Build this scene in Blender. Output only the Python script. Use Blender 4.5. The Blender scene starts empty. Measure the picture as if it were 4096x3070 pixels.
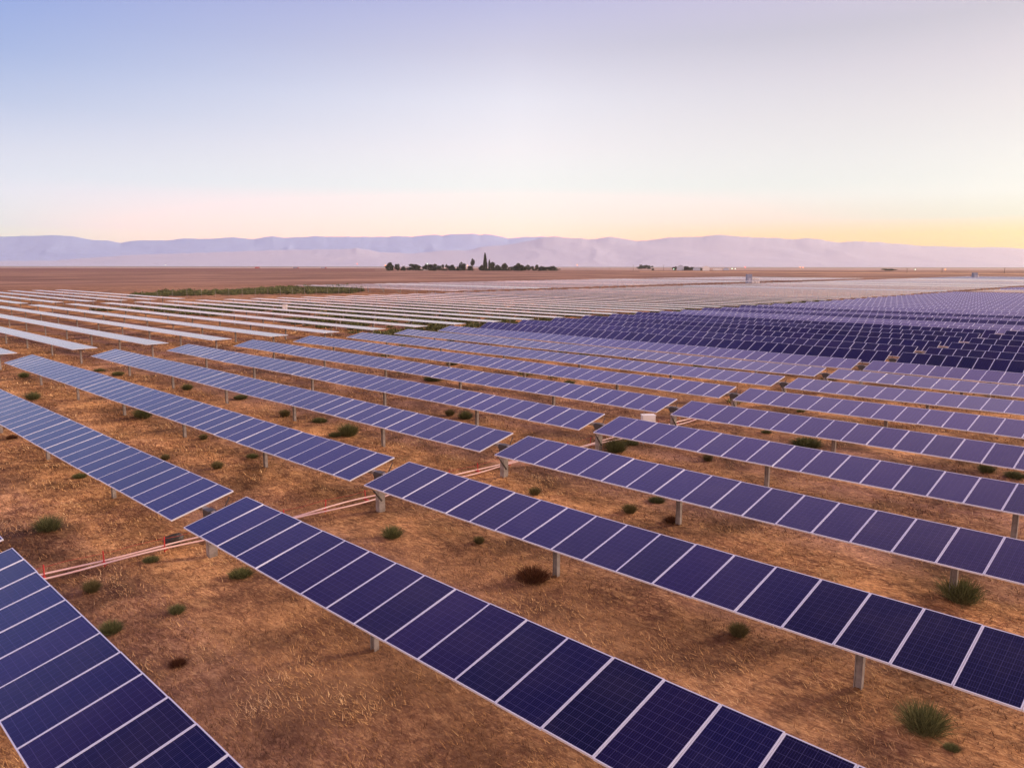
import bpy, math, random
import numpy as np
from mathutils import Vector, Matrix
R = math.radians
random.seed(4); rng = np.random.default_rng(11)
scn = bpy.context.scene
COL = scn.collection

# ------------------------------------------------------------------ camera
CAMZ = 8.1
F_PX, YAW, PITCH, ROLL = 3078.54, R(45.591), R(8.709), R(-0.074)
def cam_axes():
    cy, sy, cp, sp = math.cos(YAW), math.sin(YAW), math.cos(PITCH), math.sin(PITCH)
    f = Vector((sy*cp, cy*cp, -sp)); r = Vector((cy, -sy, 0)); d = f.cross(r)
    c, s = math.cos(ROLL), math.sin(ROLL)
    return c*r + s*d, -s*r + c*d, f
AX_R, AX_D, AX_F = cam_axes()
cam_data = bpy.data.cameras.new('camera'); cam = bpy.data.objects.new('camera', cam_data); COL.objects.link(cam)
m3 = Matrix((AX_R, -AX_D, -AX_F)).transposed()
cam.matrix_world = Matrix.Translation((0, 0, CAMZ)) @ m3.to_4x4()
cam_data.sensor_fit = 'HORIZONTAL'; cam_data.sensor_width = 36; cam_data.lens = 36*F_PX/4096
cam_data.clip_start = 0.1; cam_data.clip_end = 60000
scn.camera = cam

# ------------------------------------------------------------------ colour management
scn.view_settings.view_transform = 'Standard'; scn.view_settings.look = 'None'
scn.view_settings.exposure = 0.0; scn.view_settings.gamma = 1.0
scn.cycles.volume_bounces = 6
scn.cycles.max_bounces = 8

def lin(c):
    return tuple(((v/255)/12.92 if v/255 <= .04045 else ((v/255+.055)/1.055)**2.4) for v in c)

# ------------------------------------------------------------------ sky
SUN_AZ, SUN_EL = R(112), R(20)          # azimuth clockwise from the row axis (+Y)
w = bpy.data.worlds.new('World'); scn.world = w; w.use_nodes = True
nt = w.node_tree; nt.nodes.clear()
def N(t, **k):
    n = nt.nodes.new(t)
    for a, b in k.items(): setattr(n, a, b)
    return n
def L(a, b): nt.links.new(a, b)
out = N('ShaderNodeOutputWorld'); bg = N('ShaderNodeBackground'); L(bg.outputs[0], out.inputs[0])
tc = N('ShaderNodeTexCoord'); nv = N('ShaderNodeVectorMath', operation='NORMALIZE'); L(tc.outputs['Generated'], nv.inputs[0])
sx = N('ShaderNodeSeparateXYZ'); L(nv.outputs[0], sx.inputs[0])
el = N('ShaderNodeMath', operation='ARCSINE'); L(sx.outputs['Z'], el.inputs[0])
eln = N('ShaderNodeMapRange'); L(el.outputs[0], eln.inputs['Value'])
eln.inputs['From Min'].default_value = 0; eln.inputs['From Max'].default_value = math.pi/2
def ramp(stops):
    r = N('ShaderNodeValToRGB'); L(eln.outputs[0], r.inputs[0]); cr = r.color_ramp; cr.interpolation = 'B_SPLINE' if False else 'LINEAR'
    for i, (deg, c) in enumerate(stops):
        e = cr.elements[i] if i < 2 else cr.elements.new(deg/90)
        e.position = deg/90; e.color = (*lin(c), 1)
    return r
def ramp2(stops):
    r = N('ShaderNodeValToRGB'); L(eln.outputs[0], r.inputs[0]); cr = r.color_ramp
    cr.elements[0].position = stops[0][0]/90; cr.elements[0].color = (*lin(stops[0][1]), 1)
    cr.elements[1].position = stops[-1][0]/90; cr.elements[1].color = (*lin(stops[-1][1]), 1)
    for deg, c in stops[1:-1]:
        e = cr.elements.new(deg/90); e.color = (*lin(c), 1)
    return r
SKY_GAIN = 3.0
# measured dusk sky: linear radiance by elevation, on the cool side, in the middle and on the sunset side
SKY = {'cool': [(1.91, (1.122, 1.148, 0.853)), (2.44, (0.906, 0.996, 0.948)), (4.54, (0.866, 0.889, 0.971)), (6.9, (0.721, 0.745, 0.876)), (9.78, (0.488, 0.568, 0.793)), (12.57, (0.341, 0.446, 0.748)), (15.0, (0.282, 0.393, 0.75))], 'mid': [(2.59, (2.384, 1.06, 0.774)), (3.66, (1.661, 1.007, 0.884)), (5.42, (0.959, 0.983, 0.936)), (8.19, (0.94, 0.897, 0.913)), (11.53, (0.814, 0.798, 0.877)), (14.73, (0.628, 0.609, 0.745)), (17.49, (0.503, 0.503, 0.728))], 'warm': [(1.34, (1.028, 0.56, 0.02)), (1.92, (1.108, 0.63, 0.045)), (3.12, (0.671, 0.745, 0.617)), (4.62, (0.788, 0.845, 0.805)), (6.98, (0.771, 0.783, 0.773)), (9.85, (0.72, 0.693, 0.712)), (12.64, (0.638, 0.596, 0.652)), (15.07, (0.526, 0.5, 0.576))]}
UP = {'cool': [(26, (106, 118, 212)), (34, (34, 42, 122)), (48, (32, 36, 104)), (62, (32, 34, 90)), (90, (60, 62, 115))],
      'mid': [(27, (190, 178, 252)), (35, (176, 156, 248)), (48, (50, 45, 124)), (62, (33, 31, 90)), (90, (60, 62, 120))],
      'warm': [(27, (226, 200, 252)), (35, (218, 184, 252)), (48, (54, 46, 124)), (62, (34, 31, 90)), (90, (60, 62, 120))]}
def ramp3(key):
    r = N('ShaderNodeValToRGB'); L(eln.outputs[0], r.inputs[0]); cr = r.color_ramp
    st = [(e, c) for e, c in SKY[key]]+[(e, lin(c)) for e, c in UP[key]]
    st.insert(0, (0, st[0][1]))
    cr.elements[0].position = 0; cr.elements[1].position = 1
    for i, (e, c) in enumerate(st):
        q = cr.elements[0] if i == 0 else cr.elements[-1] if i == len(st)-1 else cr.elements.new(e/90)
        q.color = tuple(v/SKY_GAIN for v in c)+(1,)
    return r
COOL, MID, WARM = ramp3('cool'), ramp3('mid'), ramp3('warm')
BACK = ramp2([(0, (190, 150, 160)), (6, (205, 172, 170)), (14, (212, 182, 172)), (30, (212, 176, 160)), (50, (185, 148, 145)), (70, (115, 98, 118)), (90, (45, 46, 92))])
hx = N('ShaderNodeVectorMath', operation='MULTIPLY'); L(nv.outputs[0], hx.inputs[0]); hx.inputs[1].default_value = (1, 1, 0)
hn = N('ShaderNodeVectorMath', operation='NORMALIZE'); L(hx.outputs[0], hn.inputs[0])
def azdot(az):
    d = N('ShaderNodeVectorMath', operation='DOT_PRODUCT'); L(hn.outputs[0], d.inputs[0]); d.inputs[1].default_value = (math.sin(az), math.cos(az), 0)
    return d.outputs['Value']
def fac(v, a, b):
    m = N('ShaderNodeMapRange', interpolation_type='LINEAR'); L(v, m.inputs['Value']); m.inputs['From Min'].default_value = a; m.inputs['From Max'].default_value = b
    return m.outputs[0]
def mix(f, a, b):
    m = N('ShaderNodeMix', data_type='RGBA'); L(f, m.inputs[0]); L(a, m.inputs[6]); L(b, m.inputs[7]); return m.outputs[2]
dv = azdot(R(84))
c1 = mix(fac(dv, math.cos(R(74)), math.cos(R(38))), COOL.outputs[0], MID.outputs[0])
c2 = mix(fac(dv, math.cos(R(38)), math.cos(R(4))), c1, WARM.outputs[0])
c3 = mix(fac(azdot(R(226)), 0.0, .7), c2, BACK.outputs[0])
sky = N('ShaderNodeTexSky', sky_type='NISHITA'); sky.sun_disc = False; sky.sun_elevation = SUN_EL; sky.sun_rotation = SUN_AZ
sm = N('ShaderNodeMix', data_type='RGBA', blend_type='ADD'); sm.inputs[0].default_value = 0.004; L(c3, sm.inputs[6]); L(sky.outputs[0], sm.inputs[7])
L(sm.outputs[2], bg.inputs[0]); bg.inputs[1].default_value = SKY_GAIN

# ------------------------------------------------------------------ sun (soft dusk glow from the right)
sd = bpy.data.lights.new('sun', 'SUN'); sd.energy = 4.4; sd.angle = R(11); sd.color = (1, .70, .44)
sun = bpy.data.objects.new('sun', sd); COL.objects.link(sun)
sdir = Vector((math.sin(SUN_AZ)*math.cos(SUN_EL), math.cos(SUN_AZ)*math.cos(SUN_EL), math.sin(SUN_EL)))
sun.rotation_euler = sdir.to_track_quat('Z', 'Y').to_euler()

# ------------------------------------------------------------------ helpers
def tag(o, label=None, cat=None, group=None, kind=None):
    if label: o['label'] = label
    if cat: o['category'] = cat
    if group: o['group'] = group
    if kind: o['kind'] = kind
    return o
def empty(name, loc, rz=0):
    o = bpy.data.objects.new(name, None); COL.objects.link(o); o.location = loc; o.rotation_euler = (0, 0, rz)
    o.empty_display_size = .3
    return o
class MB:
    """collects polygons, then becomes ONE mesh"""
    def __init__(s): s.v = []; s.f = []; s.m = []
    def poly(s, pts, m=0):
        n = len(s.v); s.v += [tuple(p) for p in pts]; s.f.append(tuple(range(n, n+len(pts)))); s.m.append(m)
    def box(s, c, h, m=0, rot=None):
        n = len(s.v)
        for z in (-1, 1):
            for y in (-1, 1):
                for x in (-1, 1):
                    p = Vector((x*h[0], y*h[1], z*h[2]))
                    if rot: p = rot @ p
                    s.v.append((c[0]+p.x, c[1]+p.y, c[2]+p.z))
        for q in ((0, 2, 3, 1), (4, 5, 7, 6), (0, 1, 5, 4), (2, 6, 7, 3), (0, 4, 6, 2), (1, 3, 7, 5)):
            s.f.append(tuple(n+i for i in q)); s.m.append(m)
    def tube(s, pts, rads, seg=8, m=0, cap=True):
        pts = [Vector(p) for p in pts]
        if not hasattr(rads, '__len__'): rads = [rads]*len(pts)
        rings = []
        for i, p in enumerate(pts):
            t = (pts[min(i+1, len(pts)-1)]-pts[max(i-1, 0)]).normalized()
            a = t.cross(Vector((0, 0, 1)) if abs(t.z) < .9 else Vector((1, 0, 0))).normalized(); b = t.cross(a)
            n = len(s.v); rings.append(n)
            for k in range(seg):
                an = 2*math.pi*k/seg; q = p+(a*math.cos(an)+b*math.sin(an))*rads[i]; s.v.append(tuple(q))
        for i in range(len(pts)-1):
            for k in range(seg):
                k2 = (k+1) % seg
                s.f.append((rings[i]+k, rings[i]+k2, rings[i+1]+k2, rings[i+1]+k)); s.m.append(m)
        if cap:
            s.f.append(tuple(rings[0]+k for k in range(seg))[::-1]); s.m.append(m)
            s.f.append(tuple(rings[-1]+k for k in range(seg))); s.m.append(m)
    def mesh(s, name, mats):
        me = bpy.data.meshes.new(name); me.from_pydata(s.v, [], s.f)
        for mt in (mats if isinstance(mats, (list, tuple)) else [mats]): me.materials.append(mt)
        me.polygons.foreach_set('material_index', s.m); me.update(); return me
    def build(s, name, mats, parent=None, loc=(0, 0, 0), rot=None):
        return link(name, s.mesh(name, mats), parent, loc, rot)
def link(name, me, parent=None, loc=(0, 0, 0), rot=None):
    o = bpy.data.objects.new(name, me); COL.objects.link(o); o.location = loc
    if rot: o.rotation_euler = rot
    if parent: o.parent = parent
    return o
def fast_mesh(name, V, F, mats, smooth=False, col=None):
    """numpy vertices (n,3) and faces (m,k)"""
    me = bpy.data.meshes.new(name); V = np.asarray(V, dtype=np.float32); F = np.asarray(F, dtype=np.int32); k = F.shape[1]
    me.vertices.add(len(V)); me.vertices.foreach_set('co', V.ravel())
    me.loops.add(F.size); me.loops.foreach_set('vertex_index', F.ravel())
    me.polygons.add(len(F)); me.polygons.foreach_set('loop_start', np.arange(0, F.size, k, dtype=np.int32)); me.polygons.foreach_set('loop_total', np.full(len(F), k, dtype=np.int32))
    if smooth: me.polygons.foreach_set('use_smooth', np.ones(len(F), dtype=bool))
    if col is not None:
        a = me.attributes.new('tone', 'FLOAT', 'POINT'); a.data.foreach_set('value', np.asarray(col, dtype=np.float32))
    for mt in (mats if isinstance(mats, (list, tuple)) else [mats]): me.materials.append(mt)
    me.update(calc_edges=True); me.validate(); return me
def proj(x, y, z):
    P = Vector((x, y, z-CAMZ)); zz = P.dot(AX_F)
    if zz < .5: return None
    return 2048+F_PX*P.dot(AX_R)/zz, 1535+F_PX*P.dot(AX_D)/zz, zz
def ground(px, py, z=0.0):
    """photograph pixel -> where that ray meets height z (used once, to read positions off the plan)"""
    d = AX_F+AX_R*((px-2048)/F_PX)+AX_D*((py-1535)/F_PX); t = (z-CAMZ)/d.z
    return d.x*t, d.y*t
def at_dist(px, D):
    """plan position on the bearing of pixel column px, D metres ahead of the camera"""
    fh = Vector((math.sin(YAW), math.cos(YAW))); rh = Vector((math.cos(YAW), -math.sin(YAW)))
    k = (px-2048)/F_PX*math.cos(PITCH)*1.0
    p = fh*D+rh*D*((px-2048)/(F_PX/math.cos(PITCH)+ (1063.4-1535)*math.sin(PITCH)*-0.0)) if False else None
    # exact: column px on the horizon line
    d = AX_F+AX_R*((px-2048)/F_PX)+AX_D*((1063.4-1535)/F_PX)
    s = D/(d.x*fh.x+d.y*fh.y)
    return d.x*s, d.y*s
def px_m(px, D): return px*D/F_PX*1.0
# tileable-free value noise in numpy
_perm = rng.random((257, 257))
def vnoise(x, y):
    x = np.asarray(x, float); y = np.asarray(y, float)
    xi = np.floor(x).astype(int); yi = np.floor(y).astype(int); fx = x-xi; fy = y-yi
    fx = fx*fx*(3-2*fx); fy = fy*fy*(3-2*fy); a = _perm[xi % 257, yi % 257]; b = _perm[(xi+1) % 257, yi % 257]; c = _perm[xi % 257, (yi+1) % 257]; d = _perm[(xi+1) % 257, (yi+1) % 257]
    return (a*(1-fx)+b*fx)*(1-fy)+(c*(1-fx)+d*fx)*fy
def fbm(x, y, o=4):
    s = 0; a = .5
    for i in range(o): s = s+a*vnoise(x*2**i+17*i, y*2**i+31*i); a *= .5
    return s
def gheight(x, y):
    return .34*(fbm(np.asarray(x)*.35, np.asarray(y)*.35, 4)-.47)
ORD = ['first', 'second', 'third', 'fourth', 'fifth', 'sixth', 'seventh', 'eighth', 'ninth', 'tenth', 'eleventh', 'twelfth', 'thirteenth', 'fourteenth', 'fifteenth', 'sixteenth', 'seventeenth', 'eighteenth', 'nineteenth']
TENS = {20: 'twent', 30: 'thirt', 40: 'fort', 50: 'fift', 60: 'sixt', 70: 'sevent', 80: 'eight', 90: 'ninet'}
def ordinal(n):
    p = ''
    if n > 100: p = 'hundred and '; n -= 100
    if n == 100: return 'hundredth'
    if n < 20: return p+ORD[n-1]
    t = n//10*10
    return p+TENS[t]+('ieth' if n % 10 == 0 else 'y-'+ORD[n % 10-1])

# ------------------------------------------------------------------ materials
def mat(name, col=(.5, .5, .5), rough=.6, metal=0, ior=1.45, spec=.5):
    m = bpy.data.materials.new(name); m.use_nodes = True; b = m.node_tree.nodes['Principled BSDF']
    b.inputs['Base Color'].default_value = (*col, 1); b.inputs['Roughness'].default_value = rough; b.inputs['Metallic'].default_value = metal
    b.inputs['IOR'].default_value = ior; b.inputs['Specular IOR Level'].default_value = spec
    return m
class G:
    """tiny node-graph helper"""
    def __init__(s, m): s.t = m.node_tree; s.b = s.t.nodes['Principled BSDF']
    def n(s, t, **k):
        q = s.t.nodes.new(t)
        for a, b in k.items(): setattr(q, a, b)
        return q
    def l(s, a, b): s.t.links.new(a, b)
    def math(s, op, a, b=None, c=None):
        q = s.n('ShaderNodeMath', operation=op)
        for i, v in enumerate((a, b, c)):
            if v is None: continue
            if isinstance(v, (int, float)): q.inputs[i].default_value = v
            else: s.l(v, q.inputs[i])
        return q.outputs[0]
    def mix(s, f, a, b, bt='MIX'):
        q = s.n('ShaderNodeMix', data_type='RGBA', blend_type=bt)
        for i, v in ((0, f), (6, a), (7, b)):
            if isinstance(v, (int, float)): q.inputs[i].default_value = v
            elif isinstance(v, tuple): q.inputs[i].default_value = (*v, 1)
            else: s.l(v, q.inputs[i])
        return q.outputs[2]
    def noise(s, vec, scale, detail=4, rough=.55, dist=0):
        q = s.n('ShaderNodeTexNoise'); q.inputs['Scale'].default_value = scale; q.inputs['Detail'].default_value = detail; q.inputs['Roughness'].default_value = rough; q.inputs['Distortion'].default_value = dist
        if vec is not None: s.l(vec, q.inputs['Vector'])
        return q.outputs['Fac']
    def rng(s, v, a, b, c=0, d=1):
        q = s.n('ShaderNodeMapRange'); s.l(v, q.inputs[0])
        for i, x in enumerate((a, b, c, d)): q.inputs[i+1].default_value = x
        return q.outputs[0]
    def bump(s, h, strength, dist):
        q = s.n('ShaderNodeBump'); q.inputs['Strength'].default_value = strength; q.inputs['Distance'].default_value = dist; s.l(h, q.inputs['Height']); s.l(q.outputs[0], s.b.inputs['Normal'])

PL, PW = 1.883, 1.0                 # module length (across the row) and pitch (along it)
def cell_material():
    m = mat('module_glass', (.02, .02, .07), .1, 0, 1.75, .5); g = G(m)
    o = g.n('ShaderNodeTexCoord'); s = g.n('ShaderNodeSeparateXYZ'); g.l(o.outputs['Object'], s.inputs[0])
    geo = g.n('ShaderNodeNewGeometry')
    fy = g.math('FRACT', s.outputs['Y'])
    # cell rows across the length, columns and bus bars along it
    cx = g.math('ABSOLUTE', g.math('SUBTRACT', g.math('FRACT', g.math('DIVIDE', g.math('ADD', s.outputs['X'], 2.0), .151)), .5))
    lx = g.math('GREATER_THAN', cx, .472)
    cyl = g.math('ABSOLUTE', g.math('SUBTRACT', g.math('FRACT', g.math('DIVIDE', g.math('SUBTRACT', fy, .03), .1567)), .5))
    ly = g.math('GREATER_THAN', cyl, .475)
    bb = g.math('ABSOLUTE', g.math('SUBTRACT', g.math('FRACT', g.math('DIVIDE', g.math('SUBTRACT', fy, .03), .0392)), .5))
    lb = g.math('GREATER_THAN', bb, .43)
    oi = g.n('ShaderNodeObjectInfo'); wn = g.n('ShaderNodeTexWhiteNoise', noise_dimensions='2D')
    cb = g.n('ShaderNodeCombineXYZ'); g.l(g.math('FLOOR', s.outputs['Y']), cb.inputs[0]); g.l(g.math('MULTIPLY', oi.outputs['Random'], 77.7), cb.inputs[1]); g.l(cb.outputs[0], wn.inputs['Vector'])
    base = g.mix(wn.outputs['Value'], (.0014, .0028, .034), (.0075, .003, .036))
    dark = g.rng(wn.outputs['Color'], 0, 1, .45, 1.5)
    base = g.mix(1.0, base, dark, 'MULTIPLY')
    base = g.mix(g.math('MULTIPLY', lb, .18), base, (.10, .09, .30))
    base = g.mix(g.math('MULTIPLY', g.math('MAXIMUM', lx, ly), .22), base, (.16, .16, .36))
    dust = g.noise(geo.outputs['Position'], .9, 5, .6)
    base = g.mix(g.rng(dust, .45, .75, 0, .028), base, (.45, .38, .36))
    g.l(base, g.b.inputs['Base Color'])
    g.l(g.rng(dust, .3, .75, .05, .12), g.b.inputs['Roughness']); g.b.inputs['Sheen Weight'].default_value = .10; g.b.inputs['Sheen Roughness'].default_value = .5; g.b.inputs['Sheen Tint'].default_value = (.5, .42, 1, 1)
    return m
M = {}
M['glass'] = cell_material()
M['alu'] = mat('anodised_aluminium', (.82, .88, 1.0), .35, .3)
M['steel'] = mat('galvanised_steel', (.42, .41, .42), .5, .55)
M['darksteel'] = mat('dark_steel', (.07, .065, .07), .5, .4)
M['back'] = mat('module_backsheet', (.6, .6, .62), .7)
def rusty(mn, c1, c2, sc, rough=.8, bump=None):
    m = mat(mn, c1, rough); g = G(m); o = g.n('ShaderNodeTexCoord'); n = g.noise(o.outputs['Object'], sc, 5, .6)
    g.l(g.mix(g.rng(n, .35, .7), c1, c2), g.b.inputs['Base Color'])
    if bump: g.bump(n, bump, .05)
    return m
M['steel'] = rusty('galvanised_steel', (.34, .32, .32), (.20, .175, .17), 6, .5)
M['white'] = rusty('white_enamel', (.80, .80, .80), (.68, .68, .69), 3, .4)
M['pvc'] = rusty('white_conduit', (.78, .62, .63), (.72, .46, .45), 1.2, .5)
M['red'] = mat('red_plastic', (.55, .05, .05), .5)
M['black'] = rusty('black_plastic', (.02, .018, .02), (.05, .045, .05), 9, .6)
M['bluewall'] = rusty('pale_blue_sheet', (.45, .52, .66), (.38, .44, .58), 1, .6)
M['greybox'] = rusty('blue_grey_enamel', (.28, .32, .45), (.22, .26, .38), 1, .5)
M['bark'] = rusty('bark', (.12, .085, .06), (.07, .05, .04), 2, .9)
M['roadmat'] = rusty('pale_dirt', (.50, .40, .36), (.42, .33, .30), .01, .95)
M['glass_dark'] = mat('dark_window', (.02, .025, .03), .15)
def tone_mat(mn, ramp_cols, rough=.85, trans=0.0):
    m = mat(mn, ramp_cols[0], rough, spec=.2); g = G(m); a = g.n('ShaderNodeAttribute', attribute_name='tone'); r = g.n('ShaderNodeValToRGB'); g.l(a.outputs['Fac'], r.inputs[0])
    cr = r.color_ramp; n = len(ramp_cols)
    cr.elements[0].color = (*ramp_cols[0], 1); cr.elements[1].color = (*ramp_cols[-1], 1)
    for i in range(1, n-1): cr.elements.new(i/(n-1)).color = (*ramp_cols[i], 1)
    g.l(r.outputs[0], g.b.inputs['Base Color']); return m
M['straw'] = tone_mat('dry_grass_blades', [(.12, .06, .036), (.32, .17, .08), (.66, .41, .19), (.86, .64, .36)])
M['green'] = tone_mat('green_bush_leaves', [(.045, .06, .03), (.12, .14, .06), (.26, .27, .12)])
M['pale'] = tone_mat('dusty_bush_leaves', [(.07, .075, .035), (.14, .13, .06), (.25, .21, .10)])
M['dead'] = tone_mat('dead_bush_twigs', [(.05, .02, .014), (.10, .04, .022), (.18, .085, .04)])
M['tree'] = tone_mat('tree_foliage', [(.018, .03, .016), (.035, .052, .024), (.065, .08, .035)])
M['thicket'] = tone_mat('thicket_leaves', [(.06, .075, .035), (.12, .145, .055), (.22, .24, .10)])
def lamp_mat(mn, c, s):
    m = mat(mn, c, .5); b = m.node_tree.nodes['Principled BSDF']; b.inputs['Emission Color'].default_value = (*c, 1); b.inputs['Emission Strength'].default_value = s; return m
M['lamp_orange'] = lamp_mat('sodium_lamp', (1, .30, .05), 5); M['lamp_green'] = lamp_mat('mercury_lamp', (.65, 1, .75), 3); M['lamp_red'] = lamp_mat('tail_light', (1, .14, .06), 5)

def ground_mat():
    m = mat('dry_ground', (.3, .2, .1), .95, spec=.1); g = G(m); geo = g.n('ShaderNodeNewGeometry'); P = geo.outputs['Position']
    big = g.noise(P, .055, 4, .6, .3); med = g.noise(P, .38, 6, .62, .6); fin = g.noise(P, 3.2, 6, .68)
    st = g.n('ShaderNodeMapping'); g.l(P, st.inputs[0]); st.inputs['Scale'].default_value = (2.0, .7, 1); st.inputs['Rotation'].default_value = (0, 0, .5)
    streak = g.noise(st.outputs[0], 2.6, 6, .7, .8)
    c = g.mix(g.rng(med, .36, .64), (.19, .095, .058), (.58, .355, .165))
    c = g.mix(g.math('MULTIPLY', g.rng(big, .46, .62), .6), c, (.31, .185, .13))
    c = g.mix(g.math('MULTIPLY', g.rng(streak, .50, .64), .6), c, (.82, .57, .30))
    c = g.mix(g.math('MULTIPLY', g.rng(streak, .50, .36), .7), c, (.10, .05, .036))
    c = g.mix(g.math('MULTIPLY', g.rng(fin, .47, .30), .8), c, (.07, .037, .027))
    c = g.mix(g.math('MULTIPLY', g.rng(g.noise(P, .21, 5, .7), .57, .68), .5), c, (.15, .115, .055))
    c = g.mix(g.math('MULTIPLY', g.rng(g.noise(P, .13, 5, .65, .4), .50, .62), .6), c, (.16, .085, .06))
    c = g.mix(g.math('MULTIPLY', g.rng(g.noise(P, .75, 6, .72, .8), .54, .64), .6), c, (.115, .06, .042))
    sp = g.n('ShaderNodeSeparateXYZ'); g.l(P, sp.inputs[0])
    fr_ = g.math('FRACT', g.math('ADD', g.math('DIVIDE', g.math('SUBTRACT', sp.outputs['X'], 3.2), 5.735), g.math('MULTIPLY', g.math('SUBTRACT', med, .5), .10)))
    for pos in (.35, .60):          # wheel tracks between the rows
        tr = g.rng(g.math('ABSOLUTE', g.math('SUBTRACT', fr_, pos)), .045, .02)
        c = g.mix(g.math('MULTIPLY', g.math('MULTIPLY', tr, g.rng(big, .38, .60)), .6), c, g.mix(g.rng(fin, .4, .6), (.27, .165, .12), (.40, .26, .19)))
    bare = g.rng(g.math('ABSOLUTE', g.math('SUBTRACT', fr_, .27)), .17, .08)
    c = g.mix(g.math('MULTIPLY', g.math('MULTIPLY', bare, g.rng(g.noise(P, .16, 4, .6), .46, .58)), .7), c, g.mix(g.rng(fin, .35, .65), (.30, .18, .13), (.42, .27, .20)))
    f2 = g.noise(st.outputs[0], 11, 5, .75, .5)
    c = g.mix(g.math('MULTIPLY', g.rng(f2, .52, .66), .6), c, (.90, .66, .38)); c = g.mix(g.math('MULTIPLY', g.rng(f2, .47, .32), .75), c, (.075, .04, .03))
    pz = g.noise(P, .30, 5, .62, .7)
    c = g.mix(1.0, c, g.rng(pz, .36, .64, .42, 1.42), 'MULTIPLY'); c = g.mix(1.0, c, (1.04, .93, .86), 'MULTIPLY')
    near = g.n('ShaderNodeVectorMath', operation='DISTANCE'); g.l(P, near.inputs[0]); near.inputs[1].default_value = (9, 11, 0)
    soil_vignette = g.math('ADD', near.outputs['Value'], g.math('MULTIPLY', big, 14))
    c = g.mix(g.math('MULTIPLY', g.rng(soil_vignette, 20, 9), .55), c, g.mix(g.rng(med, .35, .65), (.13, .072, .054), (.33, .195, .12)))  # darker soil around the nearest rows, with lens vignette put into the colour
    # farther off the ground is a bare brown field
    ln = g.n('ShaderNodeVectorMath', operation='LENGTH'); g.l(P, ln.inputs[0])
    far = g.noise(P, .012, 5, .7)
    fm = g.n('ShaderNodeMapping'); g.l(P, fm.inputs[0]); fm.inputs['Rotation'].default_value = (0, 0, YAW); fm.inputs['Scale'].default_value = (.25, 1.6, 1)
    fs = g.noise(fm.outputs[0], .02, 6, .7, .4)
    cf = g.mix(g.rng(far, .40, .60), (.21, .125, .098), (.38, .235, .175)); cf = g.mix(g.math('MULTIPLY', g.rng(fs, .46, .60), .7), cf, (.16, .095, .075)); cf = g.mix(g.math('MULTIPLY', g.rng(fs, .46, .36), .5), cf, (.46, .31, .235))
    c = g.mix(g.rng(ln.outputs['Value'], 170, 420), c, cf)
    g.l(c, g.b.inputs['Base Color']); g.bump(g.math('ADD', fin, streak), .6, .06)
    return m
def field_mat(mn, a, b, sc):
    m = mat(mn, a, .95, spec=.1); g = G(m); geo = g.n('ShaderNodeNewGeometry'); mp = g.n('ShaderNodeMapping'); g.l(geo.outputs['Position'], mp.inputs[0])
    mp.inputs['Rotation'].default_value = (0, 0, YAW); mp.inputs['Scale'].default_value = (1, 3, 1)
    n = g.noise(mp.outputs[0], sc, 5, .65); g.l(g.mix(g.rng(n, .35, .65), a, b), g.b.inputs['Base Color']); return m

# ------------------------------------------------------------------ ground: one sheet to the horizon, finely modelled near the camera
def make_ground():
    # polar sheet about a point under the camera
    rad = np.concatenate([[0], np.geomspace(2.0, 90, 330), np.geomspace(92, 15200, 66)])
    az = np.concatenate([np.linspace(R(-8), R(100), 560), np.linspace(R(100), R(352), 72)[1:-1]])
    Rg, A = np.meshgrid(rad, az, indexing='ij'); X = Rg*np.sin(A); Y = Rg*np.cos(A)
    fade = np.clip((140-Rg)/60, 0, 1); Z = gheight(X, Y)*fade
    V = np.stack([X, Y, Z], -1).reshape(-1, 3); nr, na = Rg.shape
    i, j = np.meshgrid(np.arange(nr-1), np.arange(na), indexing='ij'); j2 = (j+1) % na
    F = np.stack([i*na+j, i*na+j2, (i+1)*na+j2, (i+1)*na+j], -1).reshape(-1, 4)
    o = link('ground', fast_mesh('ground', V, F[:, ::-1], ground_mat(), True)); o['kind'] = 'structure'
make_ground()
def strip(name, p, m, z):
    b = MB(); b.poly([(x, y, z) for x, y in p]); o = b.build(name, m); o['kind'] = 'structure'; return o
def band(px0, px1, d0, d1): return [at_dist(px0, d0), at_dist(px1, d0), at_dist(px1, d1), at_dist(px0, d1)]
strip('dark_field', band(-900, 1500, 1150, 2250), field_mat('ploughed_soil', (.20, .105, .085), (.27, .15, .12), .006), .03)
strip('stubble_field', band(-1500, 5600, 2600, 3500), field_mat('stubble', (.66, .56, .52), (.58, .47, .43), .003), .03)
strip('scrub_plain', band(-2500, 6600, 3700, 9000), field_mat('scrub', (.20, .19, .17), (.27, .25, .22), .001), .03)
strip('dirt_track', [at_dist(2560, 1130), at_dist(5200, 700), at_dist(5200, 770), at_dist(2560, 1240)], field_mat('track_dust', (.62, .40, .24), (.54, .34, .21), .01), .04)
strip('pale_field', band(2100, 6000, 1650, 2100), field_mat('pale_soil', (.52, .40, .36), (.45, .34, .30), .004), .034)

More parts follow.
